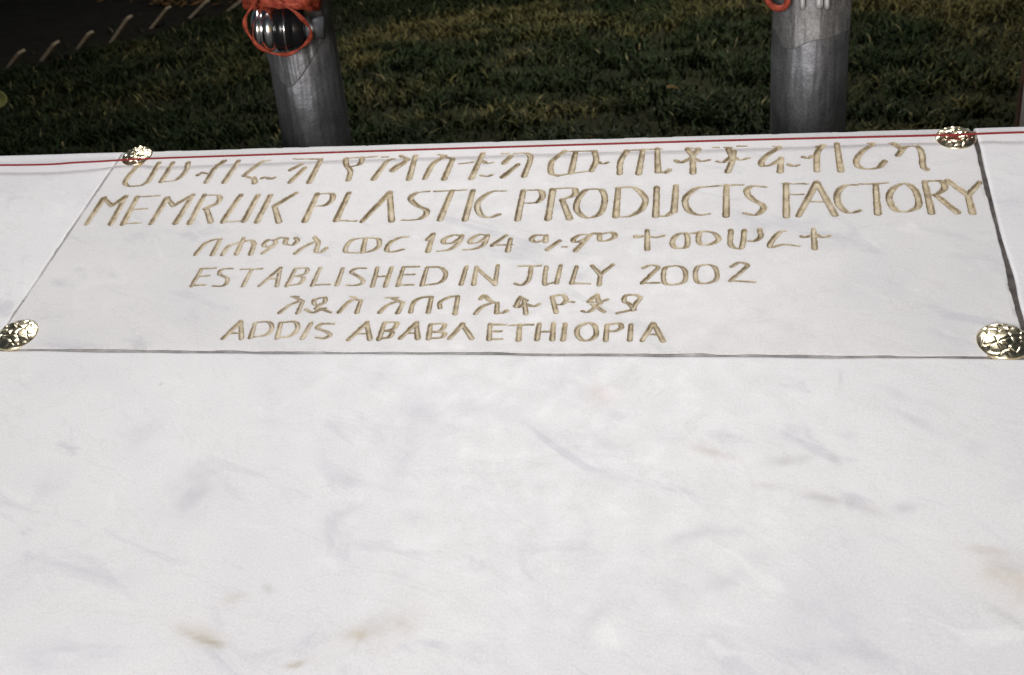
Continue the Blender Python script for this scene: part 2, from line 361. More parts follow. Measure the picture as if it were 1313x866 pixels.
WID = {1: (0.0016, 0.0048), 2: (0.0016, 0.0049), 3: (0.0016, 0.0040), 4: (0.0016, 0.0034), 5: (0.0017, 0.0035), 6: (0.0017, 0.0036)}   # thin, thick stroke
G = 0.00045
NX = int(round((PLW - 0.002) / G)) + 1; NY = int(round((B_TOP - B_BOT - 0.002) / G)) + 1
gx = np.linspace(0.001, PLW - 0.0016, NX); gy = np.linspace(B_BOT + 0.0014, B_TOP, NY)
GX, GY = np.meshgrid(gx, gy)                         # rows: y
SD = np.full((NY, NX), 0.01)                         # distance to the groove's edge, negative inside
WD = np.full((NY, NX), 0.004); ROW = np.zeros((NY, NX), dtype=np.int8)
DPT = np.zeros((NY, NX))
segs_of_row = {}
for row, patches in S.items():
    for key, strokes in patches.items():
        ox, oy, s = LET[key]
        for st in strokes:
            cur = st.startswith('c '); v = np.array([float(q) for q in st.replace('c ', '').split()]).reshape(-1, 2)
            px = np.stack([v[:, 0] / s + ox, v[:, 1] / s + oy], 1)
            P = np.array([plane(*q) for q in px])
            if cur: P = smooth_poly(P)
            dv = np.diff(P, axis=0); dl = np.hypot(dv[:, 0], dv[:, 1]) + 1e-9
            lo, hi = WID[row]
            steep = np.abs(dv[:, 1]) / dl
            wseg = lo + (hi - lo) * np.clip((steep - 0.15) / 0.75, 0, 1) ** 1.2
            wv = np.concatenate([[wseg[0]], (wseg[1:] + wseg[:-1]) / 2, [wseg[-1]]]) if len(wseg) > 1 else np.array([wseg[0] * 0.9, wseg[0] * 1.1])
            for i in range(len(P) - 1):
                a, b_ = P[i], P[i + 1]; mg = 0.008
                i0, i1 = np.searchsorted(gx, [min(a[0], b_[0]) - mg, max(a[0], b_[0]) + mg])
                j0, j1 = np.searchsorted(gy, [min(a[1], b_[1]) - mg, max(a[1], b_[1]) + mg])
                if i1 <= i0 or j1 <= j0: continue
                x = GX[j0:j1, i0:i1] - a[0]; y = GY[j0:j1, i0:i1] - a[1]; d = b_ - a; L2 = d @ d + 1e-12
                tt = np.clip((x * d[0] + y * d[1]) / L2, 0, 1)
                dist = np.hypot(x - tt * d[0], y - tt * d[1]); w = wv[i] * (1 - tt) + wv[i + 1] * tt
                sd = dist - w / 2
                sub = SD[j0:j1, i0:i1]; msk = sd < sub
                sub[msk] = sd[msk]; WD[j0:j1, i0:i1][msk] = w[msk]; ROW[j0:j1, i0:i1][msk] = row
                dep = np.clip(-sd / (w * 0.30), 0, 1); dep = dep * (2 - dep) * w * (0.45 if row < 3 else 0.38)     # round-bottomed V cut
                q = DPT[j0:j1, i0:i1]; np.maximum(q, dep, out=q)
SD = SD + (fbm(GX * 420, GY * 420, 5, 3) - 0.5) * 0.0008
hgt = -DPT * (0.65 + 0.7 * fbm(GX * 160, GY * 160, 11, 3))
hgt = np.where(SD < 0.0004, hgt, hgt * 0.3)
hgt += (fbm(GX * 40, GY * 40, 21, 3) - 0.5) * 0.0005
edge = np.minimum(np.minimum(GX - gx[0], gx[-1] - GX), GY - gy[0])
chip = fbm(GX * 55, GY * 55, 31, 4)
hgt -= np.clip(0.0006 - edge, 0, 1) * 0.9
hgt -= np.clip(chip - 0.62, 0, 1) * np.clip(0.003 - edge, 0, 1) * 2.0
r_ = np.clip(GY - (B_TOP - 0.008), 0, 1) / 0.008                         # eased top edge
hgt -= 0.0042 * (1 - np.sqrt(np.clip(1 - r_ ** 2, 0, 1)))
hgt -= np.where(r_ > 0.6, np.clip(fbm(GX * 90, GY * 0 + 3, 41, 4) - 0.55, 0, 1) * 0.006, 0)
worn = np.clip(0.35 + 1.3 * fbm(GX * 14, GY * 14, 57, 3), 0.6, 1)
paint = np.clip(0.5 - SD / 0.0008, 0, 1) * np.clip(0.45 + 1.1 * fbm(GX * 300, GY * 300, 51, 3), 0, 1) * worn
dirt = np.exp(-((SD + 0.0005) / 0.0006) ** 2) * np.clip(fbm(GX * 110, GY * 110, 53, 3) * 2.6 - 0.85, 0, 0.8)
idx = np.arange(NX * NY).reshape(NY, NX)
quads = np.stack([idx[:-1, :-1], idx[:-1, 1:], idx[1:, 1:], idx[1:, :-1]], -1).reshape(-1, 4)
inside = (SD[:-1, :-1] + SD[1:, 1:] + SD[:-1, 1:] + SD[1:, :-1]).ravel() < 0.0008
qrow = ROW[:-1, :-1].ravel()
wob = (fbm(GY * 30, GX * 0 + 1.5, 61, 4) - 0.5)
VX = GX + wob * 0.0030 * np.clip(1 - (gx[-1] - GX) / 0.006, 0, 1) + wob * 0.0016 * np.clip(1 - (GX - gx[0]) / 0.006, 0, 1)
VY = GY + (fbm(GX * 22, GY * 0, 71, 4) - 0.5) * 0.0020 * np.clip(1 - (GY - gy[0]) / 0.006, 0, 1)
V3 = np.stack([VX.ravel(), VY.ravel(), hgt.ravel()], 1)
def submesh(name, q, m_, parent, extra=None):
    used, inv = np.unique(q, return_inverse=True)
    at_ = {'paint': paint.ravel()[used], 'dirt': dirt.ravel()[used]}
    if extra is not None: at_['stain'] = extra[used]
    return np_mesh(name, V3[used], inv.reshape(-1, 4), m_, parent, True, at_)

# brown dirt rubbed into the stone round the grooves
halo = np.clip(1 - SD / 0.0035, 0, 1) ** 2 * 0.24 * fbm(GX * 200, GY * 200, 81, 3)
st_pl = np.zeros((NX * NY, 4)); st_pl[:, :3] = (0.45, 0.38, 0.26); st_pl[:, 3] = halo.ravel()

plaque = tag(empty('memorial_plaque', mat=FACE), 'white marble plaque engraved with six lines of gilded lettering, brass studs at its corners', 'plaque')
# solid stone: the carved front with its sides and back
rim = np.concatenate([idx[0, :], idx[1:, -1], idx[-1, -2::-1], idx[-2:0:-1, 0]])
base = NX * NY
V3 = np.vstack([V3, np.stack([V3[rim, 0], V3[rim, 1], np.full(len(rim), -0.018)], 1)])
paint = np.concatenate([paint.ravel(), np.zeros(len(rim))]); dirt = np.concatenate([dirt.ravel(), np.zeros(len(rim))]); st_pl = np.vstack([st_pl, np.zeros((len(rim), 4))])
k_ = np.arange(len(rim)); side = np.stack([rim[k_], base + k_, base + (k_ + 1) % len(rim), rim[(k_ + 1) % len(rim)]], 1)[:, ::-1]
submesh('stone_panel', np.vstack([quads[~inside], side[:, ::-1]]), M_PLAQUE, plaque, st_pl)
TXT = {1: 'first line, Amharic letters cut right below the thread', 2: 'large line reading MEMRUK PLASTIC PRODUCTS FACTORY', 3: 'Amharic line with the number 1994',
       4: 'line reading ESTABLISHED IN JULY 2002', 5: 'short Amharic line naming the city', 6: 'lowest line reading ADDIS ABABA ETHIOPIA'}
for row in range(1, 7):
    o = submesh('inscription', quads[inside & (qrow == row)], M_GILT, plaque); o['label'] = TXT[row]

# hammered brass studs
def stud(a, b_, seed):
    ng, rad = 90, 0.0158
    u = np.linspace(-1, 1, ng); U_, V_ = np.meshgrid(u, u)
    x = U_ * np.sqrt(1 - V_ ** 2 / 2); y = V_ * np.sqrt(1 - U_ ** 2 / 2); rr = np.hypot(x, y)
    z = 0.0030 * (1 - rr ** 2) + 0.0010 * np.clip(1 - rr ** 10, 0, 1)
    r = np.random.default_rng(seed)
    pts = []
    for p in r.uniform(-1, 1, (700, 2)):
        if p @ p < 0.95 and all(np.hypot(*(p - q)) > 0.28 for q in pts): pts.append(p)
    wx, wy = x + 0.10 * (vnoise(x * 4 + 9, y * 4 + 9, seed) - 0.5), y + 0.10 * (vnoise(x * 4 + 29, y * 4 + 9, seed) - 0.5)
    d = np.stack([np.hypot(wx - p[0], wy - p[1]) for p in pts]); near = d.argmin(0); d.sort(axis=0)
    cell = np.clip(d[1] - d[0], 0, 0.22) / 0.22
    tl = r.normal(0, 0.10, (len(pts), 2)); P_ = np.array(pts)
    tilt = (tl[near, 0] * (wx - P_[near, 0]) + tl[near, 1] * (wy - P_[near, 1])) * rad
    fade = np.clip((1 - rr) * 6, 0, 1)
    z = z + fade * (0.00055 * (cell * (2 - cell) - 0.6) + tilt * cell * 2.2 + 0.0012 * (vnoise(x * 1.6 + 9, y * 1.6 + 9, seed + 1) - 0.5))
    v = np.stack([x * rad, y * rad, z], -1).reshape(-1, 3)
    n = np.arange(ng * ng).reshape(ng, ng)
    f = np.stack([n[:-1, :-1], n[:-1, 1:], n[1:, 1:], n[1:, :-1]], -1).reshape(-1, 4)
    rm = np.concatenate([n[0, :], n[1:, -1], n[-1, -2::-1], n[-2:0:-1, 0]]); low = v[rm].copy(); low[:, 2] = -0.003
    m2 = len(v) + np.arange(len(rm)); v = np.vstack([v, low]); f = np.vstack([f, np.stack([rm, m2, np.roll(m2, -1), np.roll(rm, -1)], 1)])
    o = np_mesh('stud', v, f, M_GOLD, plaque); o.location = (a, b_, 0.0003); return o
for k, (px, py, sc_) in enumerate([(177, 199, .86), (1225, 175, .92), (23, 427, 1), (1286, 435, 1)]):
    a, b_ = plane(px, py); o = stud(a, b_ - 0.002, 100 + k); o.scale = (sc_, sc_, 1)

# ------------------------------------------------------------------ plinth: slabs of marble round the plaque on a concrete core
plinth = tag(empty('marble_plinth', mat=FACE), 'white marble clad plinth with sloping face surrounding the engraved plaque', 'plinth')
STAINS = [  # photo x, y, radius x, y, turn in degrees, colour, strength
 (265, 820, 24, 4, 14, (0.30, 0.25, 0.16), .75), (258, 812, 30, 12, 14, (0.55, 0.50, 0.40), .45), (300, 828, 40, 5, 5, (0.5, 0.47, 0.42), .3),
 (475, 808, 48, 22, -25, (0.52, 0.48, 0.42), .5), (456, 818, 14, 10, -10, (0.50, 0.43, 0.28), .6), (487, 790, 18, 6, -10, (0.40, 0.38, 0.36), .55), (510, 800, 14, 6, 30, (0.52, 0.48, 0.42), .4),
 (345, 754, 9, 5, 40, (0.48, 0.47, 0.45), .5), (302, 765, 15, 8, -25, (0.55, 0.50, 0.40), .55), (320, 790, 8, 3, 0, (0.55, 0.5, 0.42), .3), (379, 850, 13, 4, -15, (0.42, 0.38, 0.28), .6),
 (240, 635, 56, 26, -40, (0.54, 0.55, 0.57), .5), (255, 622, 18, 12, -40, (0.46, 0.46, 0.47), .3), (185, 555, 34, 46, 0, (0.56, 0.58, 0.60), .32), (48, 625, 30, 14, -30, (0.52, 0.54, 0.56), .3),
 (446, 658, 20, 8, -35, (0.46, 0.44, 0.43), .5), (425, 668, 26, 24, -30, (0.60, 0.60, 0.64), .3), (545, 530, 40, 34, -40, (0.56, 0.56, 0.61), .36), (620, 520, 50, 20, 0, (0.60, 0.60, 0.63), .28),
 (90, 838, 80, 26, -8, (0.52, 0.54, 0.59), .45), (160, 745, 30, 14, -20, (0.58, 0.60, 0.61), .35), (350, 540, 20, 20, 0, (0.6, 0.6, 0.62), .2), (360, 500, 40, 12, -10, (0.6, 0.6, 0.62), .2),
 (1012, 588, 32, 7, -6, (0.46, 0.45, 0.44), .6), (1070, 588, 10, 8, 30, (0.5, 0.49, 0.48), .5), (912, 580, 26, 5, 14, (0.60, 0.55, 0.50), .5), (982, 620, 18, 5, 10, (0.56, 0.54, 0.52), .4), (1040, 632, 30, 4, 8, (0.5, 0.48, 0.46), .5),
 (1085, 645, 40, 4.5, 18, (0.40, 0.37, 0.34), .75), (1085, 648, 50, 14, 16, (0.6, 0.59, 0.58), .4), (1160, 652, 16, 8, 0, (0.50, 0.50, 0.51), .4), (1090, 560, 18, 8, 15, (0.52, 0.52, 0.53), .35),
 (890, 685, 26, 8, -15, (0.48, 0.48, 0.49), .55), (935, 680, 36, 6, -5, (0.54, 0.54, 0.55), .4), (915, 740, 60, 14, -22, (0.54, 0.54, 0.55), .45), (890, 750, 34, 30, -30, (0.58, 0.58, 0.6), .3), (1060, 800, 50, 40, 20, (0.56, 0.57, 0.60), .3),
 (1180, 545, 50, 5, 28, (0.5, 0.5, 0.51), .4), (1240, 560, 70, 12, 24, (0.54, 0.54, 0.55), .35), (1150, 505, 40, 5, 20, (0.54, 0.54, 0.55), .35), (1305, 625, 12, 10, 0, (0.5, 0.51, 0.53), .4),
 (1290, 745, 46, 24, 25, (0.64, 0.57, 0.47), .5), (1265, 705, 50, 6, 10, (0.60, 0.54, 0.48), .35), (1290, 790, 50, 5, 28, (0.5, 0.5, 0.5), .4), (1180, 770, 60, 5, 35, (0.56, 0.56, 0.57), .3), (760, 790, 30, 18, -30, (0.56, 0.56, 0.57), .3), (770, 505, 22, 14, 10, (0.66, 0.60, 0.57), .4),
 (598, 682, 1.6, 4, 0, (0.12, 0.11, 0.10), .9), (207, 491, 2.2, 1.8, 0, (0.35, 0.34, 0.33), .8), (1115, 475, 5, 3, 0, (0.5, 0.5, 0.5), .5), (18, 468, 5, 5, 0, (0.42, 0.41, 0.40), .6), (1079, 490, 3, 18, 5, (0.56, 0.56, 0.56), .45)]
ST = []
for (px, py, rx, ry, an, c_, s_) in STAINS:
    ce = plane(px, py); ca, sa = math.cos(math.radians(an)), math.sin(math.radians(an))
    e1 = plane(px + rx * ca, py + rx * sa) - ce; e2 = plane(px - ry * sa, py + ry * ca) - ce
    ST.append((ce, np.linalg.inv(np.stack([e1, e2], 1)), np.array(c_), s_))
def slab(x0, x1, y0, y1, step, seed, thick=0.020, round_top=False, stains=False, wob=(1, 1, 1, 1)):
    nx = int((x1 - x0) / step) + 2; ny = int((y1 - y0) / step) + 2
    e = 0.0007
    xs = np.unique(np.concatenate([np.linspace(x0, x1, nx), [x0 + e, x1 - e]])); ys = np.unique(np.concatenate([np.linspace(y0, y1, ny), [y0 + e, y1 - e]]))
    if round_top: ys = np.unique(np.concatenate([ys, y1 - 0.008 + 0.008 * np.sin(np.linspace(0, np.pi / 2, 12))]))
    X, Y = np.meshgrid(xs, ys); z = (fbm(X * 30 + seed, Y * 30, seed, 3) - 0.5) * 0.0005
    ed = np.minimum(np.minimum(X - x0, x1 - X), Y - y0 if round_top else np.minimum(Y - y0, y1 - Y))
    z -= np.clip(e - ed, 0, 1) * 0.7
    if round_top:
        q = np.clip(Y - (y1 - 0.008), 0, 1) / 0.008; z -= 0.0042 * (1 - np.sqrt(np.clip(1 - q ** 2, 0, 1)))
    fx = fbm(Y * 26 + seed, X * 0 + seed, seed + 5, 4) - 0.5; fy = fbm(X * 24 + seed, X * 0 + seed, seed + 9, 4) - 0.5
    X2 = X + np.where(X < x0 + 0.003, fx * 0.0024 * wob[0], 0) + np.where(X > x1 - 0.003, fx * 0.0024 * wob[1], 0)
    Y2 = Y + np.where(Y < y0 + 0.003, fy * 0.0024 * wob[2], 0) + np.where(Y > y1 - 0.003, fy * 0.002 * wob[3], 0)
    st = np.zeros((X.size, 4)); st[:, :3] = 0.6
    if stains:
        xw = X + (fbm(X * 45, Y * 45, 201, 4) - 0.5) * 0.030; yw = Y + (fbm(X * 45, Y * 45, 205, 4) - 0.5) * 0.022
        br = np.clip(0.15 + 2.4 * (fbm(X * 75, Y * 75, 211, 4) - 0.28), 0, 1.25)
        for ce, inv, c_, s_ in ST:
            small = np.sqrt(abs(np.linalg.det(inv))) > 90
            sx, sy = (0.25 * xw + 0.75 * X, 0.25 * yw + 0.75 * Y) if small else (0.6 * xw + 0.4 * X, 0.6 * yw + 0.4 * Y)
            p = np.stack([sx.ravel() - ce[0], sy.ravel() - ce[1]]); q = inv @ p; r2 = (q ** 2).sum(0)
            w = np.exp(-r2 * 1.1) * min((1.5 if c_[0] - c_[2] > 0.05 else 1.05) * s_, 0.92) * np.clip(br.ravel(), 0, 1.2); w[r2 > 6] = 0
            A0 = st[:, 3]; A1 = 1 - (1 - A0) * (1 - np.clip(w, 0, 1)); g = np.where(A1 > 1e-5, w / np.maximum(A1, 1e-5), 0)[:, None]
            st[:, :3] = st[:, :3] * (1 - g) + c_ * g; st[:, 3] = A1
    v = np.stack([X2.ravel(), Y2.ravel(), z.ravel()], 1); ny, nx = X.shape; n = np.arange(nx * ny).reshape(ny, nx)
    f = np.stack([n[:-1, :-1], n[:-1, 1:], n[1:, 1:], n[1:, :-1]], -1).reshape(-1, 4)
    rm = np.concatenate([n[0, :], n[1:, -1], n[-1, -2::-1], n[-2:0:-1, 0]]); lo = v[rm].copy(); lo[:, 2] = -thick; kk = np.arange(len(rm)); B0 = len(v)
    f = np.vstack([f, np.stack([rm, B0 + kk, B0 + (kk + 1) % len(rm), np.roll(rm, -1)], 1)])
    return np_mesh('slab', np.vstack([v, lo]), f, M_SLAB, plinth, True, {'stain': np.vstack([st, np.zeros((len(rm), 4))])})
LX, RX, LOW = -0.42, PLW + 0.42, -0.62
slab(LX, -0.0010, B_BOT + 0.0012, B_TOP, 0.003, 3, round_top=True, wob=(1, .7, 1, 0))
slab(PLW + 0.0016, RX, B_BOT + 0.0012, B_TOP, 0.003, 4, round_top=True, wob=(1, 1, 1, 0))
slab(LX, RX, LOW, B_BOT - 0.0020, 0.0022, 5, stains=True, wob=(1, 1, 0, 1))
# core under the slabs (grout shows in the joints) and the body down to the ground
def to_face(P):
    d = np.asarray(P) - ORG; return np.array([d @ XW, d @ UW, d @ NW])
bm = bmesh.new()
pa = [(LX + .003, LOW + .003), (RX - .003, LOW + .003), (RX - .003, B_TOP - .006), (LX + .003, B_TOP - .006)]
pa2 = [(PLW - 0.004, LOW + .003), (RX - .003, LOW + .003), (RX - .003, B_TOP - .006), (PLW - 0.004, B_TOP - .006)]
pa[1] = (PLW - 0.0042, pa[1][1]); pa[2] = (PLW - 0.0042, pa[2][1])
for pp, zt in ((pa, -0.0060), (pa2, -0.0135)):
  V8 = [bm.verts.new((*p, zz)) for zz in (zt, -0.03) for p in pp]
  for f in ((0, 1, 2, 3), (7, 6, 5, 4), (0, 4, 5, 1), (1, 5, 6, 2), (2, 6, 7, 3), (3, 7, 4, 0)): bm.faces.new([V8[i] for i in f])
for f in () and ((0, 1, 2, 3), (7, 6, 5, 4), (0, 4, 5, 1), (1, 5, 6, 2), (2, 6, 7, 3), (3, 7, 4, 0)): bm.faces.new([bm.verts[i] for i in f])
bm_obj('joint_bed', bm, M_GROUT, plinth, False)
def filler(x0, x1, y0, y1, z, m_, seed):
    # mortar pressed into a joint, slightly uneven
    n_ = 260; long_x = (x1 - x0) > (y1 - y0)
    u = np.linspace(0, 1, n_); v = np.linspace(0, 1, 5); U1, V1 = np.meshgrid(u, v)
    X = x0 + (x1 - x0) * (U1 if long_x else V1); Y = y0 + (y1 - y0) * (V1 if long_x else U1)
    Z = z + (fbm(X * 60 + seed, Y * 60 + seed, seed, 4) - 0.5) * 0.0022
    n2 = np.arange(n_ * 5).reshape(5, n_); f = np.stack([n2[:-1, :-1], n2[:-1, 1:], n2[1:, 1:], n2[1:, :-1]], -1).reshape(-1, 4)
    if not long_x: f = f[:, ::-1]
    np_mesh('joint_mortar', np.stack([X, Y, Z], -1).reshape(-1, 3), f, m_, plinth)
filler(LX + .004, PLW + 0.004, B_BOT - 0.0045, B_BOT + 0.0035, -0.0014, M_MORTAR, 401)
filler(PLW + 0.0042, RX - .004, B_BOT - 0.0045, B_BOT + 0.0035, -0.0040, M_GROUT, 402)
filler(-0.003, 0.003, B_BOT + 0.0038, B_TOP - 0.007, -0.0007, M_MORTAR, 403)
filler(PLW - 0.0035, PLW + 0.0045, B_BOT + 0.0038, B_TOP - 0.0075, -0.0012, M_GROUT, 404)
bm = bmesh.new()
top = [ORG + p[0] * XW + p[1] * UW - 0.022 * NW for p in [(LX, LOW), (RX, LOW), (RX, B_TOP - .004), (LX, B_TOP - .004)]]
top = [ORG + p[0] * XW + p[1] * UW - 0.031 * NW for p in [(LX + .01, LOW + .01), (RX - .01, LOW + .01), (RX - .01, B_TOP - .012), (LX + .01, B_TOP - .012)]]
for P in top: bm.verts.new(to_face(P))
for P in top: bm.verts.new(to_face((P[0], P[1], 0.0)))
bm.verts.ensure_lookup_table()
for f in ((0, 1, 2, 3), (7, 6, 5, 4), (0, 4, 5, 1), (1, 5, 6, 2), (2, 6, 7, 3), (3, 7, 4, 0)): bm.faces.new([bm.verts[i] for i in f])
bm_obj('plinth_body', bm, M_CONC, plinth, False)

# ------------------------------------------------------------------ ground
bm = bmesh.new()
bmesh.ops.create_grid(bm, x_segments=60, y_segments=60, size=60)
bm_obj('ground', bm, M_EARTH).location = (0, 40, 0)
tag(bpy.data.objects['ground'], kind='structure')
# soil bed beyond the row of edging stones
KA, KB = at_ground(-14, 104)[:2], at_ground(292, 19)[:2]
kd = (KB - KA) / np.linalg.norm(KB - KA); kn = np.array([-kd[1], kd[0]])       # kn points to the far left
E0, E1 = KA - kd * 9, KB + kd * 0.35
poly = [E0, E1, E1 + kn * 7, E0 + kn * 7]
nxs, nys = 90, 60
uu, vv = np.meshgrid(np.linspace(0, 1, nxs), np.linspace(0, 1, nys))
px_ = E0[0] + (E1 - E0)[0] * uu + kn[0] * 7 * vv; py_ = E0[1] + (E1 - E0)[1] * uu + kn[1] * 7 * vv
pz_ = 0.006 + 0.07 * np.clip(vv * 8, 0, 1) * fbm(px_ * 3 + 40, py_ * 3 + 40, 301, 4)
n = np.arange(nxs * nys).reshape(nys, nxs)
so = np_mesh('soil_bed', np.stack([px_, py_, pz_], -1).reshape(-1, 3), np.stack([n[:-1, :-1], n[:-1, 1:], n[1:, 1:], n[1:, :-1]], -1).reshape(-1, 4), M_SOIL)
tag(so, kind='structure')

# lawn: many blades as one mass
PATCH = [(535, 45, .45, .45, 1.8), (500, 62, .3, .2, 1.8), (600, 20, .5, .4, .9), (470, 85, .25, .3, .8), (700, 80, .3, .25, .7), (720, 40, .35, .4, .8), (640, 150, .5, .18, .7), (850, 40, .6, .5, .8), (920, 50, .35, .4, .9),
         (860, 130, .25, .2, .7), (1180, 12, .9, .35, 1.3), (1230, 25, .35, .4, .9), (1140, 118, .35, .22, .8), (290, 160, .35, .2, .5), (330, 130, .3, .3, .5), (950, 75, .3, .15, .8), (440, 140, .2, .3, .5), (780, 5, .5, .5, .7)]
def blades(count, xr, yr, hmin, hmax, seed):
    r = np.random.default_rng(seed)
    x = r.uniform(*xr, count); y = r.uniform(*yr, count)
    rel = (x - KA[0]) * kn[0] + (y - KA[1]) * kn[1]; along = (x - KA[0]) * kd[0] + (y - KA[1]) * kd[1]
    onbed = (rel > -0.03) & (along < np.linalg.norm(KB - KA) + 0.35)
    clump = fbm(x * 5 + 100, y * 5 + 100, 311, 3); dry = fbm(x * 1.6 + 50, y * 1.6 + 50, 321, 4)
    keep = (r.random(count) < np.clip((clump - 0.34) * 3.6, 0.12, 1)) & ~onbed
    keep |= onbed & (r.random(count) < 0.02)
    x, y, clump, dry = x[keep], y[keep], clump[keep], dry[keep]; k = len(x)
    h = r.uniform(hmin, hmax, k) * (0.4 + 1.3 * clump); an = r.uniform(0, 2 * np.pi, k); lean = r.uniform(0.5, 1.6, k) * h
    w = r.uniform(0.003, 0.0075, k)
    sx, sy = np.cos(an) * w, np.sin(an) * w; la = an + np.pi / 2 + r.normal(0, 0.5, k)
    P = np.zeros((k, 5, 3))
    P[:, 0] = np.stack([x - sx, y - sy, 0 * x], 1); P[:, 1] = np.stack([x + sx, y + sy, 0 * x], 1)
    mx, my = x + np.cos(la) * lean * 0.35, y + np.sin(la) * lean * 0.35
    P[:, 2] = np.stack([mx + sx * .8, my + sy * .8, h * .7], 1); P[:, 3] = np.stack([mx - sx * .8, my - sy * .8, h * .7], 1)
    P[:, 4] = np.stack([x + np.cos(la) * lean, y + np.sin(la) * lean, h], 1)
    b0 = np.arange(k)[:, None] * 5
    tri = np.concatenate([b0 + [0, 1, 2], b0 + [0, 2, 3], b0 + [3, 2, 4]])
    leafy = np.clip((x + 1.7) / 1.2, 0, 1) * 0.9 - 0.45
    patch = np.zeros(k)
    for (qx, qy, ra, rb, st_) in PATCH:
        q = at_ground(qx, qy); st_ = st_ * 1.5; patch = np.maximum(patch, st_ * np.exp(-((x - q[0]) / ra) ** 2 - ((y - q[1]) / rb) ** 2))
    tuft_noise = fbm(x * 4 + 20, y * 4 + 70, 331, 3)  # random noise that breaks up the dry grass patches
    dryf = np.clip((dry - 0.62 + 0.10 * leafy) * 4 + patch * (2.8 * tuft_noise - 0.8) + r.normal(0, 0.35, k), 0, 1)[:, None]; g = r.random(k)[:, None]
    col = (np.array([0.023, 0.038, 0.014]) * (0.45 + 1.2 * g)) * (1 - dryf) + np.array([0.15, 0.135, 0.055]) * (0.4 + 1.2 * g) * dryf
    straw = (r.random(k) < 0.013)[:, None]; col = np.where(straw, np.array([0.28, 0.25, 0.14]), col)
    col = np.repeat(np.concatenate([col, np.ones((k, 1))], 1), 5, axis=0)
    return P.reshape(-1, 3), tri, col
V_, T_, C_ = [], [], []; off = 0
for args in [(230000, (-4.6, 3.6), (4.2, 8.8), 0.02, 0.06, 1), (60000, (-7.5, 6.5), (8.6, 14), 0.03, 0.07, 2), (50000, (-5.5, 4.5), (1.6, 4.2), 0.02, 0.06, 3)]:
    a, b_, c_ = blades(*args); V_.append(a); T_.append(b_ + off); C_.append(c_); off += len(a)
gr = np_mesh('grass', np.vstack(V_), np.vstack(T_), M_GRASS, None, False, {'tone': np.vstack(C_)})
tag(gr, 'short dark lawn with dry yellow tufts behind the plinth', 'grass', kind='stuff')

# ------------------------------------------------------------------ leaning edging stones
def edging_stone(base, tip, label):
    d = tip - base; L = np.linalg.norm(d); d /= L
    side = np.cross(d, [0, 1, 0]); side /= np.linalg.norm(side); dep = np.cross(d, side)
    bm = bmesh.new(); hw, hd = 0.0105, 0.035
    vs_ = []
    for (s, wv, tpr) in ((-0.045, 1, 0), (L - 0.012, 1, 0), (L, .7, .006)):
        for (i, j) in ((-1, -1), (1, -1), (1, 1), (-1, 1)):
            p = base + d * s + side * hw * i * wv + dep * (hd - tpr) * j + rng.normal(0, 0.0015, 3)
            vs_.append(bm.verts.new(p - base))
    for q in (0, 4):
        for k in range(4): bm.faces.new([vs_[q + k], vs_[q + (k + 1) % 4], vs_[q + 4 + (k + 1) % 4], vs_[q + 4 + k]])
    bm.faces.new(vs_[8:12]); bm.faces.new(vs_[3::-1])
    bmesh.ops.recalc_face_normals(bm, faces=bm.faces)
    bmesh.ops.bevel(bm, geom=bm.edges[:], offset=0.0025, segments=2, affect='EDGES')
    o = bm_obj('edging_stone', bm, M_EDGE, None, False); o.location = base
    return tag(o, label, 'edging stone', 'pale slanted edging stones in a row beside the dark bed')
STONES = [(8, 92, 29, 65, 'pale leaning edging stone, lowest in the row, above the yellowish leaf'),
 (55, 79, 73, 54, 'pale leaning edging stone, second from the left edge of the picture'),
 (99, 66, 117, 41, 'short pale leaning edging stone, third from the left edge'),
 (143, 56, 167, 21, 'long pale leaning edging stone, fourth from the left, where the litter starts'),
 (194, 38, 217, 9, 'pale leaning edging stone, fifth from the left, in front of dry litter'),
 (243, 25, 266, 1, 'brownish leaning edging stone, third in the row from the steel post'),
 (292, 15, 312, -1, 'pale leaning edging stone nearest the steel post with the red loop')]
for k, (x0, y0, x1, y1, lb) in enumerate(STONES):
    bs = at_ground(x0, y0); tp = at_y(x1, y1, bs[1] - 0.015)
    edging_stone(bs, tp, lb)

# leaves
def leaf(name, c, size, m_, label, tilt, squash=0.6, cat='leaf'):
    bm = bmesh.new(); n = 18; rows = 5
    ring = []
    ctr = bm.verts.new((0, 0, 0))
    for q in range(1, rows + 1):
        rr = q / rows; ring.append([bm.verts.new((size * rr * math.cos(a) * (1 + .12 * math.cos(a)), size * rr * squash * math.sin(a) * (1 + 0.06 * math.sin(5 * a)), size * (.35 * rr * rr * abs(math.sin(a)) ** 2 + .05 * math.sin(3 * a) * rr))) for a in [2 * math.pi * k / n for k in range(n)]])
    for k in range(n):
        bm.faces.new((ctr, ring[0][k], ring[0][(k + 1) % n]))
        for q in range(rows - 1): bm.faces.new((ring[q][k], ring[q + 1][k], ring[q + 1][(k + 1) % n], ring[q][(k + 1) % n]))
    o = bm_obj(name, bm, m_); md = o.modifiers.new('thickness', 'SOLIDIFY'); md.thickness = 0.0015
    o.location = c; o.rotation_euler = tilt
    return tag(o, label, cat)
leaf('round_leaf', at_ground(-2, 140) + np.array([0, 0, 0.055]), 0.058, M_PALELEAF, 'round yellowish green leaf standing at the left edge below the edging stones', (1.15, 0.1, 0.2), 0.95)
for (px, py, s, rz, lb) in [(862, 125, .028, .3, 'small curled orange brown leaf lying on the lawn left of the right post')]:
    leaf('dry_leaf', at_ground(px, py) + np.array([0, 0, 0.045]), s, M_LEAF, lb, (0.35, 0.2, rz), 0.45)
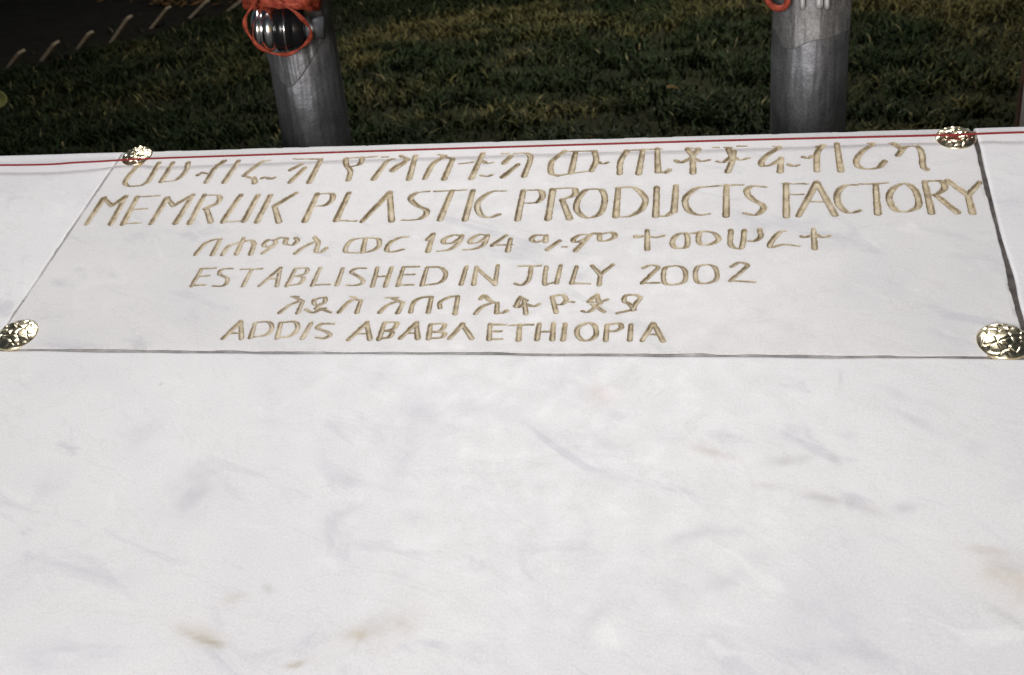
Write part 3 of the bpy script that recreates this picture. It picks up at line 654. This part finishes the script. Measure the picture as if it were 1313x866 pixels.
# litter on the bed
Vl, Tl, off = [], [], 0
r = np.random.default_rng(77)
for k in range(420):
    px, py = r.uniform(120, 330), r.uniform(-30, 14)
    g = at_ground(px, py); 
    if ((g[:2] - KA) @ kn) < 0.1: continue
    L = r.uniform(.02, .07); an = r.uniform(0, 6.28); d = np.array([math.cos(an), math.sin(an), r.uniform(-.2, .5)]) * L; s = np.array([-math.sin(an), math.cos(an), .3]) * L * r.uniform(.15, .4)
    c0 = g + np.array([0, 0, .05]); Vl += [c0 - d, c0 + s, c0 + d, c0 - s]; Tl.append([off, off + 1, off + 2, off + 3]); off += 4
li = np_mesh('leaf_litter', np.array(Vl), Tl, M_LEAF, None, False); tag(li, 'thin brown leaf litter scattered over the dark soil bed', 'litter', kind='stuff')

# ------------------------------------------------------------------ steel posts wrapped in plastic film
POSTY = 1.28; PR = 0.040
def tube(bm, pts, rads, seg=14, closed=False):
    pts = [Vector(p) for p in pts]; n = len(pts); rings = []
    up = None
    for i, p in enumerate(pts):
        tn = (pts[(i + 1) % n] - pts[i - 1]) if closed else (pts[min(i + 1, n - 1)] - pts[max(i - 1, 0)])
        tn.normalize()
        if up is None: up = tn.orthogonal().normalized()
        up = (up - tn * up.dot(tn)).normalized(); bi = tn.cross(up)
        r = rads[i] if hasattr(rads, '__len__') else rads
        rings.append([bm.verts.new(p + (up * math.cos(a) + bi * math.sin(a)) * r) for a in [2 * math.pi * k / seg for k in range(seg)]])
    for i in range(n if closed else n - 1):
        A, B = rings[i], rings[(i + 1) % n]
        for k in range(seg): bm.faces.new((A[k], A[(k + 1) % seg], B[(k + 1) % seg], B[k]))
    if not closed:
        bm.faces.new(rings[0][::-1]); bm.faces.new(rings[-1])
def catmull(pts, per=8, closed=False):
    P = [Vector(p) for p in pts]; n = len(P); out = []
    for i in range(n if closed else n - 1):
        g = lambda k: P[k % n] if closed else P[min(max(k, 0), n - 1)]
        a, b_, c_, d_ = g(i - 1), g(i), g(i + 1), g(i + 2)
        for q in range(per):
            u = q / per; out.append(0.5 * (2 * b_ + (c_ - a) * u + (2 * a - 5 * b_ + 4 * c_ - d_) * u * u + (3 * b_ - a - 3 * c_ + d_) * u ** 3))
    if not closed: out.append(P[-1])
    return out
def lathe(prof, seg=48):
    bm = bmesh.new(); rings = [[bm.verts.new((x, r * math.cos(a), r * math.sin(a))) for a in [2 * math.pi * k / seg for k in range(seg)]] for x, r in prof]
    for A, B in zip(rings, rings[1:]):
        for k in range(seg): bm.faces.new((A[k], B[k], B[(k + 1) % seg], A[(k + 1) % seg]))
    bm.faces.new(rings[0]); bm.faces.new(rings[-1][::-1])
    bmesh.ops.recalc_face_normals(bm, faces=bm.faces); return bm

def film_tube(z0, z1, folds, rad, seed, parent, name, m_, hem=None, span=(0, 2 * math.pi)):
    na, nz = 150, 240
    full = span[1] - span[0] > 6.2
    th = np.linspace(span[0], span[1], na, endpoint=not full); zz = np.linspace(z0, z1, nz); TH, ZZ = np.meshgrid(th, zz)
    if hem is not None:
        lo = hem(TH); ZZ = lo + (z1 - lo) * (ZZ - z0) / (z1 - z0)
    rr = rad + 0.0035 * (fbm(TH * 2.2 + seed, ZZ * 7 + seed, seed, 4) - 0.5) + 0.0015 * (fbm(TH * 7 + seed, ZZ * 22, seed + 3, 3) - 0.5)
    for (a0, za, a1, zb, w, amp) in folds:
        tt = np.clip((ZZ - za) / (zb - za), 0, 1); line = a0 + (a1 - a0) * tt
        dz = np.clip(np.minimum(ZZ - min(za, zb), max(za, zb) - ZZ) / 0.02, 0, 1)
        dd = (TH - line) / w
        rr = rr + 1.8 * amp * dd * np.exp(-dd * dd) * 2.3 * dz
    v = np.stack([rr * np.cos(TH), rr * np.sin(TH), ZZ], -1).reshape(-1, 3); n = np.arange(na * nz).reshape(nz, na)
    if full: nn = np.roll(n, -1, axis=1); f = np.stack([n[:-1], nn[:-1], nn[1:], n[1:]], -1).reshape(-1, 4)
    else: f = np.stack([n[:-1, :-1], n[:-1, 1:], n[1:, 1:], n[1:, :-1]], -1).reshape(-1, 4)
    o = np_mesh(name, v, f, m_, parent); md = o.modifiers.new('thickness', 'SOLIDIFY'); md.thickness = 0.0008; md.offset = 1
    return o
def post(px, py, label, seed, folds, hem, outer):
    c = at_y(px, py, POSTY); root = tag(empty('steel_post', (c[0], c[1], 0)), label, 'post', 'steel posts wrapped in plastic film behind the plinth')
    bm = bmesh.new()
    bmesh.ops.create_cone(bm, segments=48, radius1=PR * .93, radius2=PR * .93, depth=1.52, cap_ends=True)
    for v in bm.verts: v.co.z += 0.76
    bm_obj('pole', bm, M_STEEL, root)
    bm = bmesh.new(); prof = [(0, .075), (.006, .08), (.02, .078), (.03, .05), (.05, .044)]
    rings = [[bm.verts.new((r_ * math.cos(a), r_ * math.sin(a), z)) for a in [2 * math.pi * k / 40 for k in range(40)]] for z, r_ in prof]
    for A, B in zip(rings, rings[1:]):
        for k in range(40): bm.faces.new((A[k], A[(k + 1) % 40], B[(k + 1) % 40], B[k]))
    bm_obj('base_collar', bm, M_STEEL, root)
    film_tube(0.05, 1.36, folds, PR, seed, root, 'inner_film', M_FILM)
    film_tube(1.0, 1.37, [], PR + 0.0022, seed + 7, root, 'outer_film', outer, hem, (-2.75, -0.45))
    bm = bmesh.new(); prof = [(1.505, .0372), (1.505, .043), (1.52, .043), (1.535, .036), (1.545, .022), (1.549, 0.004)]
    rings = [[bm.verts.new((r_ * math.cos(a), r_ * math.sin(a), z)) for a in [2 * math.pi * k / 40 for k in range(40)]] for z, r_ in prof]
    for A, B in zip(rings, rings[1:]):
        for k in range(40): bm.faces.new((A[k], A[(k + 1) % 40], B[(k + 1) % 40], B[k]))
    bm.faces.new(rings[-1])
    bm_obj('cap', bm, M_CHROME, root)
    return root, c
def zrow(px, py): return float(at_y(px, py, POSTY - PR)[2])
HP = -math.pi / 2 - 0.25    # side of the pole that faces the camera
z115, z80, z125, z180 = zrow(380, 115), zrow(365, 80), zrow(385, 125), zrow(395, 185)
post1, c1 = post(393, 100, 'plastic wrapped steel post with big chrome knob hung with a red cord loop', 5,
     [(HP + .1, z180, HP - .3, z80, .12, .0035), (HP + .5, z125, HP + .35, z80 + .1, .15, .003), (HP - .6, z180 - .1, HP - .5, z80, .14, .003)],
     lambda TH: z125 + .004 + .05 * np.sqrt((TH - (HP + .1)) ** 2 + .03), M_FILM)
z65, z45, z140 = zrow(1015, 65), zrow(1065, 47), zrow(1040, 140)
post2, c2 = post(1037, 100, 'plastic wrapped steel post whose outer film ends in a slanted hem below three chrome lugs', 9,
     [(HP - .25, z140, HP - .55, z65, .10, .0045), (HP + .0, z140, HP - .1, z65, .08, .0035), (HP + .15, z140, HP + .3, z65, .09, .004), (HP + .35, z140 - .03, HP + .1, z65, .12, .004)],
     lambda TH: z65 + (z45 - z65) * np.clip((TH - (HP - .5)) / 1.2, 0, 1) + np.where(TH < HP - .5, (HP - .5 - TH) * .05, 0) + .0015 * np.sin(TH * 7), M_FILM2)

# chrome knob on the first post, its axis across the picture
FY = POSTY - PR - 0.012
k0 = at_y(322, 37, FY - .016); k1 = at_y(392, 36, FY - .002)
ax = Vector(k1 - k0); L = ax.length
prof = [(0, .002), (.001, .012), (.004, .019), (.008, .0225), (.0125, .0240), (.0130, .0215), (.0150, .0215), (.0155, .0250), (.021, .0262), (.027, .0262), (.0275, .0235), (.0295, .0235)]
knob = bm_obj('chrome_knob', lathe(prof), M_CHROME, post1)
prof = [(.0290, .0240), (.0295, .0252), (.036, .0254), (.046, .0248), (.0465, .023), (.049, .023), (.058, .022), (.060, .017)]
band = bm_obj('dark_band', lathe(prof), M_DARKCHROME, post1)
prof = [(.0382, .0262), (.0386, .0266), (.0398, .0266), (.0402, .0262)]
ring_ = bm_obj('trim_ring', lathe(prof), M_CHROME, post1)
stem = bm_obj('stem', lathe([(.056, .012), (L + .02, .012)]), M_STEEL, post1)
rot = ax.to_track_quat('X', 'Z').to_matrix().to_4x4()
for o in (knob, band, ring_, stem): o.matrix_basis = Matrix.Translation(Vector(k0) - Vector((c1[0], c1[1], 0))) @ rot
# red cord: coil round the pole above the knob, loop hanging round the knob
def coil_pts(c, z0, turns, rad, pitch):
    return [(c[0] + rad * math.cos(a), c[1] + rad * math.sin(a), z0 + pitch * a / (2 * math.pi) + .002 * math.sin(3 * a)) for a in np.linspace(0, 2 * math.pi * turns, int(36 * turns))]
cord1 = tag(empty('red_cord_loop', (c1[0], c1[1], c1[2])), 'red cord coiled round the left post, its loop hanging round the chrome knob', 'cord')
def world_child(o, root): o.parent = root; o.matrix_parent_inverse = Matrix.Translation(-Vector(root.location))
bm = bmesh.new()
zc = zrow(370, 3)
tube(bm, coil_pts(c1, zc, 5, PR + .009, .0085), .0058, 12)
world_child(bm_obj('coil', bm, M_RED), cord1)
lp = [(331, -6, .040), (325, 6, .040), (315, 22, .040), (315, 36, .040), (323, 50, .038), (335, 62, .036), (352, 69, .032), (370, 69.5, .030), (385, 62, .028), (397, 50, .026), (398, 38, .030), (389, 26, .036), (376, 14, .040), (360, 5, .040), (343, -4, .038)]
pts = [at_y(x, y, POSTY - PR - d * 1.0 - .006) for x, y, d in lp]
bm = bmesh.new(); cp = catmull(pts, 8, True)
tube(bm, cp, [.0019 + .0007 * math.sin(i * .37) for i in range(len(cp))], 10, True)
world_child(bm_obj('hanging_loop', bm, M_RED), cord1)
bm = bmesh.new()
for (y0, y1, y2, dd, rr_) in [(-6, -5, -8, .030, .0050), (1, 3, 0, .034, .0052), (7, 4, 6, .026, .0046), (-2, 7, 11, .040, .0030)]:
    cp = catmull([at_y(x, y, POSTY - PR - d + .0) for x, y, d in [(316, y0, -.02), (330, y0 + 1, dd * .7), (352, y1, dd), (378, y1 + 1, dd), (398, y2, dd * .5), (408, y2, -.01)]], 8)
    tube(bm, cp, [rr_ * (1 + .18 * math.sin(i * .9 + y0)) for i in range(len(cp))], 10)
world_child(bm_obj('wrap', bm, M_RED), cord1)
# second post: clamp with three lugs, small red loop at its left
lug_root = post2
bm = bmesh.new(); zc2 = zrow(1040, -9)
tube(bm, [(c2[0] + (PR + .006) * math.cos(a), c2[1] + (PR + .006) * math.sin(a), zc2 + .004) for a in np.linspace(0, 2 * math.pi, 48, endpoint=False)], .008, 12, True)
o = bm_obj('clamp_ring', bm, M_DARKCHROME, post2); o.matrix_basis = Matrix.Translation(-Vector((c2[0], c2[1], 0)))
for (px, yb, w) in [(1029, 13, .0028), (1050, 12, .0042), (1060.5, 12.5, .0028)]:
    a = at_y(px, -12, POSTY - PR - .014); b_ = at_y(px, yb, POSTY - PR - .0135)
    bm = bmesh.new(); pp = [Vector(a).lerp(Vector(b_), q) for q in np.linspace(0, 1, 9)]
    tube(bm, pp, [w * .8, w, w, w, w, w, w, w * .9, w * .4], 14)
    o = bm_obj('lug', bm, M_SATIN, post2); o.matrix_basis = Matrix.Translation(-Vector((c2[0], c2[1], 0)))
cord2 = tag(empty('red_cord_loop', (c2[0], c2[1], c2[2])), 'small red cord loop dangling at the left of the right post, above its film', 'cord')
bm = bmesh.new()
lp = [(985, -14), (983, -4), (987, 5), (996, 11), (1006, 9), (1010, 1), (1008, -8), (1012, -16)]
tube(bm, catmull([at_y(x, y, POSTY - PR - .016) for x, y in lp], 8, False), .0032, 10)
world_child(bm_obj('hanging_loop', bm, M_RED), cord2)
bm = bmesh.new(); tube(bm, coil_pts(c2, zrow(1040, -24), 3, PR + .009, .0085), .0055, 12); world_child(bm_obj('coil', bm, M_RED), cord2)

# grey upright at the right edge
g0 = at_y(1309, 90, 1.55)
up = tag(empty('grey_upright', (g0[0], g0[1], 0)), 'grey painted upright with rusty edge cut off by the right side of the picture', 'upright')
bm = bmesh.new(); bmesh.ops.create_cube(bm, size=1)
for v in bm.verts: v.co = Vector((v.co.x * .08 + .0447, v.co.y * .010, (v.co.z + .5) * 2.1))
bm_obj('column', bm, M_GREYPAINT, up, False)
bm = bmesh.new(); bmesh.ops.create_cube(bm, size=1)
for v in bm.verts: v.co = Vector((v.co.x * .003 + .003, v.co.y * .012, (v.co.z + .5) * 2.1))
bm_obj('edge_strip', bm, M_RUST, up, False)

# ------------------------------------------------------------------ red thread stretched over the two upper studs
pts = [ORG + XW * (LX - .004) + UW * .0105 + NW * .0052]
for (px, py, h_) in [(-260, 218.5, .006), (0, 212, .006), (100, 208.5, .0062), (150, 205.8, .0046), (177, 204.2, .0050), (230, 202.2, .0066), (440, 195.2, .0062), (700, 187, .006), (950, 179.8, .006), (1180, 174.2, .0050), (1225, 173, .0056), (1270, 171.2, .0052), (1313, 169.8, .006), (1560, 163, .006)]:
    if px < -100: continue
    d = ray(px, py); tt = ((ORG + NW * h_ - CAM) @ NW) / (d @ NW); pts.append(CAM + d * tt)
pts.append(ORG + XW * (RX + .004) + UW * .0105 + NW * .0052)
bm = bmesh.new(); tube(bm, catmull(pts, 10), .00085, 8)
th = bm_obj('red_thread', bm, M_THREAD); tag(th, 'thin dark red thread stretched along the top of the marble over two brass studs', 'thread')
